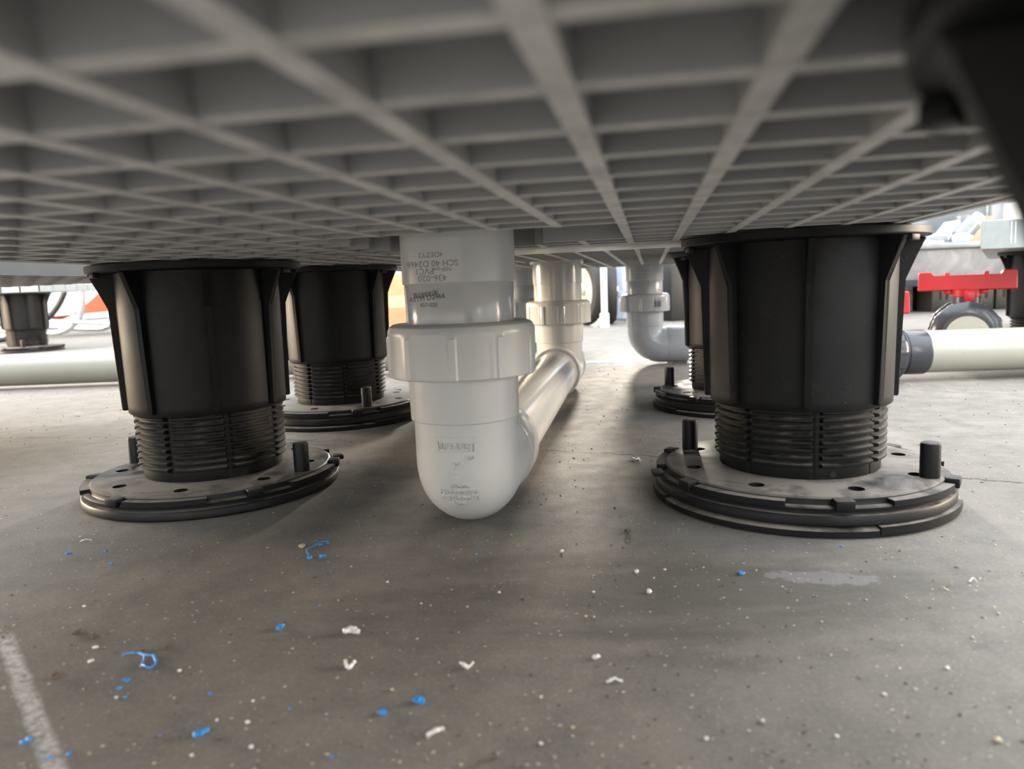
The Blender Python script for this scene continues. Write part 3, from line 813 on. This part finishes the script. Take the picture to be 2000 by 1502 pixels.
def carton(label, loc, s, rz, strip=True):
    t = thing('cardboard_box', label, 'box', loc, rz, None)
    bm = bmesh.new(); box(bm, (0, 0, s[2]/2), s, 0, bev=0.004); obj('carton', bm, M['card'], t)
    if strip:
        bm = bmesh.new(); box(bm, (0, -s[1]/2 - 0.0006, s[2]*0.5), (s[0]*1.001, 0.0012, 0.05)); box(bm, (s[0]*0.18, -s[1]/2 - 0.0007, s[2]*0.5), (0.045, 0.0012, s[2]*0.98)); obj('tape_strip', bm, M['card_tape'], t)
    return t
carton('brown cardboard box near the blue drum, past the grey elbow', (0.975, 3.05, 0), (0.30, 0.30, 0.255), 0.25)
carton('brown cardboard box between the white union pipe and the black pedestal', (-0.62, 3.30, 0), (0.42, 0.34, 0.235), 0.05)
carton('brown cardboard box showing between the two neighbouring black pedestals', (-1.12, 3.35, 0), (0.34, 0.34, 0.235), -0.1)
bm = bmesh.new(); box(bm, (0, 0, 0.125), (0.10, 0.10, 0.25), 0.3, bev=0.004)
o = obj('dark_post', bm, M['crate']); o.location = (0.672, 2.96, 0); tag(o, 'short dark post between the blue drum and a cardboard box', 'post')

# orange shell chair with tube frame, bicycle wheel
ch = thing('shell_chair', 'orange moulded shell chair tipped on a bent steel tube frame', 'chair', (-1.90, 3.88, 0))
bm = bmesh.new(); N1, N2 = 26, 14; grid = []
for i in range(N1 + 1):
    x = -0.50 + 0.62 * i / N1; row = []
    for j in range(N2 + 1):
        q = j / N2; y = -0.21 + 0.42 * q
        rise = 0.95 * max(0.0, (x + 0.48)) ** 1.2
        y = -0.08 + 0.20 * q
        z = 0.105 + rise * (0.06 + 0.94 * q) - 0.02 * math.sin(PI * q)
        row.append(bm.verts.new((x, y, z)))
    grid.append(row)
for i in range(N1):
    for j in range(N2): bm.faces.new((grid[i][j], grid[i+1][j], grid[i+1][j+1], grid[i][j+1]))
bmesh.ops.solidify(bm, geom=bm.faces[:], thickness=0.010)
sh = obj('seat_shell', bm, M['orange'], ch)
for s in (-1, 1):
    pts = [(-0.95, 0.20 * s, 0.075), (-0.70, 0.20 * s, 0.052), (-0.46, 0.20 * s, 0.028)]
    for q in range(9):
        a = PI / 2 * q / 8
        pts.append((-0.38 + 0.16 * math.sin(a), 0.20 * s, 0.024 + 0.16 * (1 - math.cos(a))))
    pts += [(-0.215, 0.20 * s, 0.30), (-0.21, 0.20 * s, 0.42)]
    bm = bmesh.new(); tube(bm, pts, 0.0150, 14); obj('frame_tube', bm, M['steel'], ch)
for x, z in ((-0.66, 0.085), (-0.30, 0.085)):
    bm = bmesh.new(); tube(bm, [(x, -0.2, z), (x, 0.2, z)], 0.009, 12); obj('cross_bar', bm, M['steel'], ch)
bm = bmesh.new(); tube(bm, [(-0.80, -0.23, 0.115), (-0.45, -0.23, 0.090), (0.02, -0.23, 0.055)], 0.010, 12); obj('side_rail', bm, M['steel'], ch)
bm = bmesh.new(); lathe(bm, [(0, 0), (0.008, 0), (0.006, 0.004), (0, 0.005)], 16, Matrix.Translation((-0.36, -0.060, 0.128)) @ Matrix.Rotation(1.4, 4, 'X'))
obj('rivet', bm, M['steel'], sh)

bw = thing('bicycle_wheel', 'wire-spoked bicycle wheel behind the small sunlit pedestal', 'wheel', (-2.32, 3.30, 0.33))
Mx = Vector((0.45, -0.9, 0.05)).to_track_quat('Z', 'Y').to_matrix().to_4x4()
bm = bmesh.new(); lathe(bm, [(0.305, -0.012), (0.315, -0.018), (0.328, -0.010), (0.328, 0.010), (0.315, 0.018), (0.305, 0.012)], 96, Mx, closed=True); obj('tyre', bm, M['rubber'], bw)
bm = bmesh.new(); lathe(bm, [(0.290, -0.010), (0.306, -0.011), (0.306, 0.011), (0.290, 0.010)], 96, Mx, closed=True); obj('rim', bm, M['steel'], bw)
bm = bmesh.new(); lathe(bm, [(0, -0.04), (0.022, -0.04), (0.022, 0.04), (0, 0.04)], 24, Mx); obj('hub', bm, M['steel'], bw)
for k_ in range(36):
    a = 2 * PI * k_ / 36; b = a + (0.9 if k_ % 2 else -0.9); zz = 0.03 * (1 if k_ % 4 < 2 else -1)
    bm = bmesh.new(); tube(bm, [Mx @ Vector((0.02 * math.cos(b), 0.02 * math.sin(b), zz)), Mx @ Vector((0.292 * math.cos(a), 0.292 * math.sin(a), 0))], 0.0013, 5); obj('spoke', bm, M['steel'], bw)

# workbench ledge with a marbled slab, crates beneath, odds and ends on top
bench = thing('slab_bench', 'low grey marbled slab bench behind the red-handled valves', 'bench', (2.15, 3.05, 0))
bm = bmesh.new(); box(bm, (-0.62, 0, 0.180), (1.10, 0.60, 0.112), 0, bev=0.005); box(bm, (0.62, 0, 0.180), (1.37, 0.60, 0.112), 0, bev=0.005); obj('slab', bm, M['slab'], bench)
bm = bmesh.new(); box(bm, (0.05, 0, 0.248), (2.5, 0.63, 0.022), 0, bev=0.004); obj('bench_top', bm, M['tool_grey'], bench)
for x in (-1.1, 0.05, 1.2):
    bm = bmesh.new(); box(bm, (x, 0.12, 0.0618), (0.08, 0.34, 0.1236), 0, bev=0.004); obj('leg', bm, M['crate'], bench)
zt_ = 0.2594
for x, wd, lab in ((1.685, 0.115, 'black slotted plastic crate under the slab bench, beside the dull block'), (1.812, 0.11, 'middle black slotted crate under the slab bench'), (1.93, 0.11, 'black slotted crate under the slab bench, farthest from the dull block')):
    t = thing('crate', lab, 'crate', (x, 2.98, 0), 0, 'crates under the slab bench')
    bm = bmesh.new(); box(bm, (0, 0, 0.048), (wd, 0.3, 0.095), 0, bev=0.004); obj('tub', bm, M['crate'], t)
    for q in (-0.025, 0.0, 0.025):
        bm = bmesh.new(); box(bm, (q, -0.1505, 0.062), (0.008, 0.002, 0.034)); obj('slot', bm, M['void'], t)
t = thing('concrete_block', 'dull concrete block in the dark under the slab bench', 'block', (1.53, 3.02, 0))
bm = bmesh.new(); box(bm, (0, 0, 0.05), (0.15, 0.2, 0.10), 0, bev=0.006); obj('block', bm, M['slab'], t)
t = thing('storage_cabinet', 'dark grey cabinet standing behind the slab bench', 'cabinet', (2.35, 3.75, 0))
bm = bmesh.new(); box(bm, (0, 0, 0.45), (2.0, 0.35, 0.90), 0, bev=0.005); obj('cabinet_body', bm, M['cabinet_grey'], t)
for q in (-0.75, -0.25, 0.25, 0.75):
    bm = bmesh.new(); box(bm, (q, -0.180, 0.45), (0.48, 0.010, 0.84), 0, bev=0.003); dr = obj('door', bm, M['tool_grey'], t)
    bm = bmesh.new(); box(bm, (q + 0.2, -0.190, 0.45), (0.015, 0.012, 0.12), 0, bev=0.002); obj('handle', bm, M['steel'], dr)
# things on the bench top
bm = bmesh.new(); box(bm, (0, 0, 0.0035), (0.10, 0.08, 0.007), 0, bev=0.001)
o = obj('white_plate', bm, M['white_paint']); o.location = (1.575, 2.80, zt_); tag(o, 'flat white plate lying at the edge of the slab bench', 'plate')
t = thing('metal_case', 'silver blue metal case with a lid, lying on the slab bench', 'case', (1.655, 2.90, zt_), 0.05)
bm = bmesh.new(); box(bm, (0, 0, 0.013), (0.085, 0.085, 0.025), 0, bev=0.002); obj('case_body', bm, M['tool_grey'], t)
bm = bmesh.new(); box(bm, (0, 0, 0.032), (0.090, 0.090, 0.012), 0, bev=0.003); obj('lid', bm, M['tool_pale'], t)
t = thing('angle_bracket', 'angled pale metal bracket leaning up from the bench clutter', 'bracket', (1.835, 3.12, zt_), 0.0)
bm = bmesh.new(); prism(bm, [(-0.085, 0.0), (-0.02, 0.0), (0.045, 0.085), (0.040, 0.10), (0.025, 0.10), (-0.03, 0.025)], -0.045, 0.045, Matrix.Identity(4), 0.003); obj('plate', bm, M['tool_pale'], t)
t = thing('motor_unit', 'grey cylindrical motor with a pale ribbed cap, tilted on the slab bench', 'motor', (1.835, 2.97, zt_))
Mx = Matrix.Translation((0, 0, 0.052)) @ Matrix.Rotation(0.75, 4, 'Y')
bm = bmesh.new(); lathe(bm, [(0, -0.040), (0.030, -0.040), (0.034, -0.036), (0.034, 0.036), (0.030, 0.040), (0, 0.040)], 40, Mx); obj('housing', bm, M['tool_grey'], t)
bm = bmesh.new(); lathe(bm, [(0, 0.039), (0.022, 0.039), (0.022, 0.046), (0.0205, 0.047), (0.0205, 0.050), (0.022, 0.051), (0.022, 0.060), (0.0205, 0.061), (0.0205, 0.064), (0.022, 0.065), (0.022, 0.076), (0, 0.076)], 32, Mx); obj('end_cap', bm, M['tool_pale'], t)
t = thing('pipe_bend_fitting', 'large dull grey curved elbow fitting on the slab bench', 'pipe fitting', (2.07, 3.23, zt_))
bm = bmesh.new(); tube(bm, [(-0.09, 0, 0.13)] + [(-0.09 + 0.10 * (1 - math.cos(a)), 0, 0.13 - 0.090 * math.sin(a)) for a in np.linspace(0.1, PI/2, 10)] + [(0.08, 0, 0.040)], 0.039, 32); obj('bend', bm, M['tool_grey'], t)
t = thing('wood_block', 'pale wooden block standing among the bench clutter', 'block', (1.955, 3.07, zt_), 0.4)
bm = bmesh.new(); box(bm, (0, 0, 0.055), (0.065, 0.065, 0.11), 0, bev=0.003); obj('block', bm, M['wood'], t)
t = thing('plastic_bottle', 'small pale blue plastic bottle lying at the bench edge', 'bottle', (1.715, 2.80, zt_ + 0.0165), 0.2)
bm = bmesh.new(); lathe(bm, [(0, -0.03), (0.015, -0.03), (0.0165, -0.026), (0.0165, 0.022), (0.009, 0.030), (0, 0.030)], 32, Matrix.Rotation(PI/2, 4, 'Y')); obj('bottle_body', bm, M['tool_pale'], t)
bm = bmesh.new(); lathe(bm, [(0, 0.029), (0.008, 0.029), (0.008, 0.042), (0, 0.042)], 24, Matrix.Rotation(PI/2, 4, 'Y')); obj('cap', bm, M['white_paint'], t)
t = thing('grey_board', 'grey upright board behind the bench clutter', 'board', (2.205, 3.30, zt_), 0.1)
bm = bmesh.new(); box(bm, (0, 0, 0.10), (0.14, 0.025, 0.20), 0, bev=0.002); obj('panel', bm, M['tool_grey'], t)
t = thing('boxed_part', 'white carton with an orange printed label on the slab bench', 'box', (2.035, 2.92, zt_), -0.1)
bm = bmesh.new(); box(bm, (0, 0, 0.075), (0.11, 0.10, 0.15), 0, bev=0.003); obj('carton', bm, M['white_paint'], t)
bm = bmesh.new(); box(bm, (0.005, -0.0507, 0.098), (0.072, 0.0014, 0.085)); lb = obj('dark_label', bm, M['crate'], t, smooth=False)
for zc_, hh in ((0.114, 0.040), (0.078, 0.018)):
    bm = bmesh.new(); box(bm, (0.005, -0.0519, zc_), (0.062, 0.0012, hh)); obj('print_block', bm, M['label_orange'], lb, smooth=False)

# ------------------------------------------------------------------ scraps on the floor (placed where the floor shows them)
def floor_at(px, py):
    d = Vector(((px - 1000) / F_PX, (py - 751) / F_PX, 1.0))
    wv = d.x * _r + d.y * _d + d.z * _F
    t = -CAM_H / wv.z
    return wv.x * t, wv.y * t
def dist_scale(px, py):
    x, y = floor_at(px, py); return math.hypot(y, CAM_H) / F_PX

def blob_bm(r, seed, n=3, squash=0.6):
    rn = random.Random(seed); bm = bmesh.new()
    for k in range(n):
        c = Vector((rn.uniform(-1, 1) * r * 0.8 * (n > 1), rn.uniform(-1, 1) * r * 0.5 * (n > 1), r * squash * rn.uniform(0.5, 0.9)))
        rr = r * rn.uniform(0.45, 0.8)
        b0 = len(bm.verts); res = bmesh.ops.create_icosphere(bm, subdivisions=2, radius=rr)
        for v in res['verts']:
            j = 1 + 0.35 * math.sin(v.co.x / rr * 4 + k + seed) * math.cos(v.co.y / rr * 5 + seed)
            v.co = Vector((v.co.x * j * rn.uniform(0.95, 1.05), v.co.y * j, v.co.z * j * squash)) + c
    zmin = min(v.co.z for v in bm.verts)
    for v in bm.verts: v.co.z -= zmin - 0.0001
    return bm

def strand_bm(pts, r, seed):
    rn = random.Random(seed); P = [Vector(p) for p in pts]; out = []
    for a, b in zip(P, P[1:]):
        for k in range(4): out.append(a.lerp(b, k / 4) + Vector((rn.uniform(-1, 1), rn.uniform(-1, 1), 0)) * r * 0.5)
    out.append(P[-1])
    bm = bmesh.new(); tube(bm, out, [r * rn.uniform(0.7, 1.2) for _ in out], 8, sq=0.6)
    z = min(v.co.z for v in bm.verts)
    for v in bm.verts: v.co.z -= z - 0.0001
    return bm

def scrap(px, py, size, mat, name, label, cat, group=None, n=3, z=0.0):
    x, y = floor_at(px, py); s = size * dist_scale(px, py) / 2
    o = obj(name, blob_bm(s, int(px * 7 + py), n), M[mat], ang=60); o.location = (x, y, z); o.rotation_euler.z = (px * 0.37) % 3
    return tag(o, label, cat, group)

def scrap_strand(pxs, w, mat, name, label, cat, lumps=()):
    pts = [floor_at(*p) for p in pxs]; s = dist_scale(*pxs[0])
    c = pts[0]; P = [(p[0] - c[0], p[1] - c[1], 0.001 + 0.0008 * math.sin(i * 2.1)) for i, p in enumerate(pts)]
    bm = strand_bm(P, w * s / 2, int(pxs[0][0]))
    for (lx, ly, sz) in lumps:
        x, y = floor_at(lx, ly); b = blob_bm(sz * s / 2, int(lx + ly), 4)
        bmesh.ops.translate(b, verts=b.verts, vec=(x - c[0], y - c[1], 0))
        me = bpy.data.meshes.new('t'); b.to_mesh(me); b.free(); bm.from_mesh(me); bpy.data.meshes.remove(me)
    o = obj(name, bm, M[mat], ang=60); o.location = (c[0], c[1], 0)
    return tag(o, label, cat)

scrap_strand([(603, 1090), (599, 1078), (612, 1068), (626, 1062), (641, 1062)], 3.2, 'blue_bit', 'plastic_shaving', 'tangled blue plastic shaving with two knots, in front of the white elbow', 'plastic shaving', [(606, 1092, 13), (631, 1089, 13), (640, 1063, 8), (627, 1065, 7)])
scrap_strand([(238, 1287), (250, 1284), (266, 1277), (280, 1285), (301, 1288), (305, 1299), (296, 1311), (285, 1312), (278, 1302), (281, 1287)], 5.0, 'blue_bit', 'plastic_shaving', 'long looped blue plastic shaving near the chalk line', 'plastic shaving')
scrap_strand([(156, 1061), (168, 1058), (180, 1056)], 4.0, 'white_bit', 'plastic_shaving', 'thin straight white shaving on the floor before the single-disc pedestal', 'plastic shaving')
scrap_strand([(901, 1300), (907, 1308), (915, 1308), (924, 1300)], 7.0, 'white_bit', 'plastic_shaving', 'white shaving curled into a shallow U', 'plastic shaving')
scrap_strand([(676, 1297), (675, 1306), (682, 1308), (694, 1298), (692, 1302)], 6.0, 'white_bit', 'plastic_shaving', 'white shaving curled like a C, below the lumpy white flake', 'plastic shaving')
scrap_strand([(833, 1443), (849, 1437), (866, 1427)], 11.0, 'white_bit', 'plastic_shaving', 'largest straight white shaving, close to a blue lump', 'plastic shaving')
scrap_strand([(1186, 1338), (1200, 1334), (1214, 1333)], 8.0, 'white_bit', 'plastic_shaving', 'stubby white shaving lying on the dark patch of floor', 'plastic shaving')
scrap_strand([(1893, 1140), (1900, 1135), (1908, 1138)], 3.0, 'white_bit', 'plastic_shaving', 'thin pale arc-shaped shaving in front of the doubled-disc pedestal', 'plastic shaving')
scrap_strand([(1834, 1150), (1843, 1153), (1852, 1154)], 3.0, 'tan_bit', 'plastic_shaving', 'thin pale straight shaving next to the arc-shaped one', 'plastic shaving')
scrap_strand([(932, 1502), (942, 1493), (958, 1486), (972, 1487)], 5.0, 'brown_bit', 'rubber_strip', 'dark curved strip cut off by the frame edge', 'strip')
scrap_strand([(1236, 898), (1243, 903), (1247, 897), (1252, 905)], 4.0, 'white_bit', 'plastic_shaving', 'crumpled white shaving beside the hairline crack', 'plastic shaving')
NB = 'plastic_crumb'
for px, py, sz, lab, n in ((547, 1232, 17, 'blue plastic crumb with a tail, midway between chalk line and white elbow', 4), (816, 1371, 22, 'biggest smooth blue plastic lump, beside the largest white shaving', 4),
                           (747, 1395, 18, 'pale blue two-lobed plastic crumb near the biggest blue lump', 3), (393, 1436, 20, 'blue folded plastic crumb alone right of the chalk line', 4),
                           (249, 1331, 13, 'blue pointed crumb just below the long looped shaving', 3), (233, 1346, 11, 'blue flat crumb second below the long looped shaving', 3),
                           (134, 1083, 10, 'blue crumb in warm light before the single-disc pedestal', 4), (210, 1078, 9, 'blue crumb on the first shadow band of the floor', 2),
                           (214, 1103, 8, 'blue crumb with a spike between the two shadow bands', 3), (1448, 1122, 12, 'single blue crumb in front of the doubled-disc pedestal', 3),
                           (52, 1451, 16, 'faded blue crumb on the far side of the chalk line', 3), (135, 1475, 13, 'blue crumb touching the chalk line', 3), (100, 1481, 11, 'dull blue smear crumb on the chalk line end', 2)):
    scrap(px, py, sz, 'blue_bit', NB, lab, 'plastic crumb', None, n)
for px, py, sz in ((630, 1112, 5), (624, 1184, 7), (565, 1385, 9), (649, 1480, 10), (930, 1084, 6), (313, 1438, 9), (410, 1357, 8), (246, 1363, 8), (1644, 1068, 7), (306, 1116, 4), (778, 858, 6), (20, 862, 5)):
    scrap(px, py, sz, 'blue_bit', NB, 'tiny speck of blue plastic on the concrete floor', 'plastic crumb', 'tiny blue specks', 1)
for px, py, sz, mat, lab, n in ((689, 1238, 26, 'white_bit', 'lumpy white plastic flake with three lobes', 5), (1949, 1450, 24, 'tan_bit', 'cream seed-shaped pebble alone near the blurred pedestal', 1),
                                (588, 1071, 16, 'tan_bit', 'cream crumb next to the knotted blue shaving', 3), (1227, 1042, 16, 'brown_bit', 'dark brown chip between white elbow and doubled-disc pedestal', 3),
                                (149, 1239, 14, 'brown_bit', 'brown chip of a pair near the start of the chalk line', 3), (185, 1246, 12, 'brown_bit', 'smaller brown chip of the pair by the chalk line', 2),
                                (324, 1268, 13, 'brown_bit', 'brown chip just past the long looped blue shaving', 3), (105, 1323, 18, 'brown_bit', 'dark brown chip beside the chalk line', 3),
                                (177, 1293, 11, 'white_bit', 'round white crumb below the pair of brown chips', 2), (187, 1266, 10, 'white_bit', 'white crumb right under the smaller brown chip', 3),
                                (1165, 1286, 15, 'white_bit', 'white crumb with two lobes on the dark patch', 3), (1243, 1119, 9, 'white_bit', 'bright white crumb before the doubled-disc pedestal base', 2),
                                (1267, 1159, 10, 'white_bit', 'broken white crumb on the edge of the dark patch', 4), (1097, 1079, 9, 'white_bit', 'upright white crumb close to the white elbow', 3),
                                (1144, 1206, 8, 'tan_bit', 'pale yellow crumb of a touching pair on the dark patch', 1), (1160, 1207, 8, 'tan_bit', 'pinkish tan crumb of a touching pair on the dark patch', 1)):
    scrap(px, py, sz, mat, 'pebble' if mat == 'tan_bit' else ('chip' if mat == 'brown_bit' else 'plastic_flake'), lab, 'debris', None, n)
for px, py, sz in ((227, 1364, 9), (351, 1312, 9), (165, 1186, 8), (375, 1477, 12), (424, 1408, 10), (484, 1413, 11), (491, 1461, 12), (494, 1371, 9), (686, 1108, 7), (913, 1187, 10), (975, 1159, 8), (757, 1138, 7), (823, 1180, 7), (841, 1184, 7),
                   (781, 1490, 12), (901, 1496, 12), (766, 1349, 11), (1299, 1114, 7), (1277, 1130, 7), (1159, 1158, 7), (1057, 1363, 9), (1118, 1423, 11), (1057, 1455, 12), (1084, 1481, 11), (1692, 1173, 8), (1950, 1200, 9), (1604, 1216, 8), (1727, 1358, 14), (1850, 1307, 12), (1757, 1307, 10), (1634, 1440, 9), (1900, 1247, 8), (1490, 1410, 9), (1380, 1445, 10)):
    scrap(px, py, sz, 'white_bit' if (px + py) % 3 else 'tan_bit', 'crumb', 'small pale crumb lying on the dusty concrete floor', 'debris', 'small pale crumbs on the floor', 1)

# uncountable grit
rn = random.Random(3)
verts = []; faces = []; mi = []
for slot, n, r0, r1 in ((0, 1000, 0.0003, 0.0008), (1, 1200, 0.0003, 0.0009), (2, 900, 0.0004, 0.0011)):
    for _ in range(n):
        y = 0.21 + (1.35 - 0.21) * rn.random() ** 1.5; x = rn.uniform(-0.76, 0.76) * y
        bad = any(math.hypot(x - c[0], y - c[1]) < 0.103 for c in (PL, PR, PBL, PBR, (0.118, 0.054)))
        q = Vector((x, y, 0)) - P1; al = q.dot(run)
        if bad or (0 < al < L2 and (q - run * al).length < 0.012) or q.length < 0.012: continue
        r = rn.uniform(r0, r1) * (0.6 + y * 0.7); b = len(verts); a0 = rn.random() * 6; e = rn.uniform(0.6, 1.9)
        for k in range(4):
            rr = r * e if k % 2 else r
            verts.append((x + rr * math.cos(a0 + k * PI/2), y + rr * math.sin(a0 + k * PI/2), 0.0002))
        verts.append((x, y, r * 0.8))
        faces += [(b + k, b + (k + 1) % 4, b + 4) for k in range(4)] + [(b + 3, b + 2, b + 1, b)]
        mi += [slot] * 5
me = bpy.data.meshes.new('floor_grit'); me.from_pydata(verts, [], faces)
for k in ('pale_grain', 'tan_bit', 'brown_bit'): me.materials.append(M[k])
me.polygons.foreach_set('material_index', mi)
o = bpy.data.objects.new('floor_grit', me); COL.objects.link(o)
tag(o, 'fine pale and dark grit scattered over the concrete floor', 'grit', None, 'stuff')
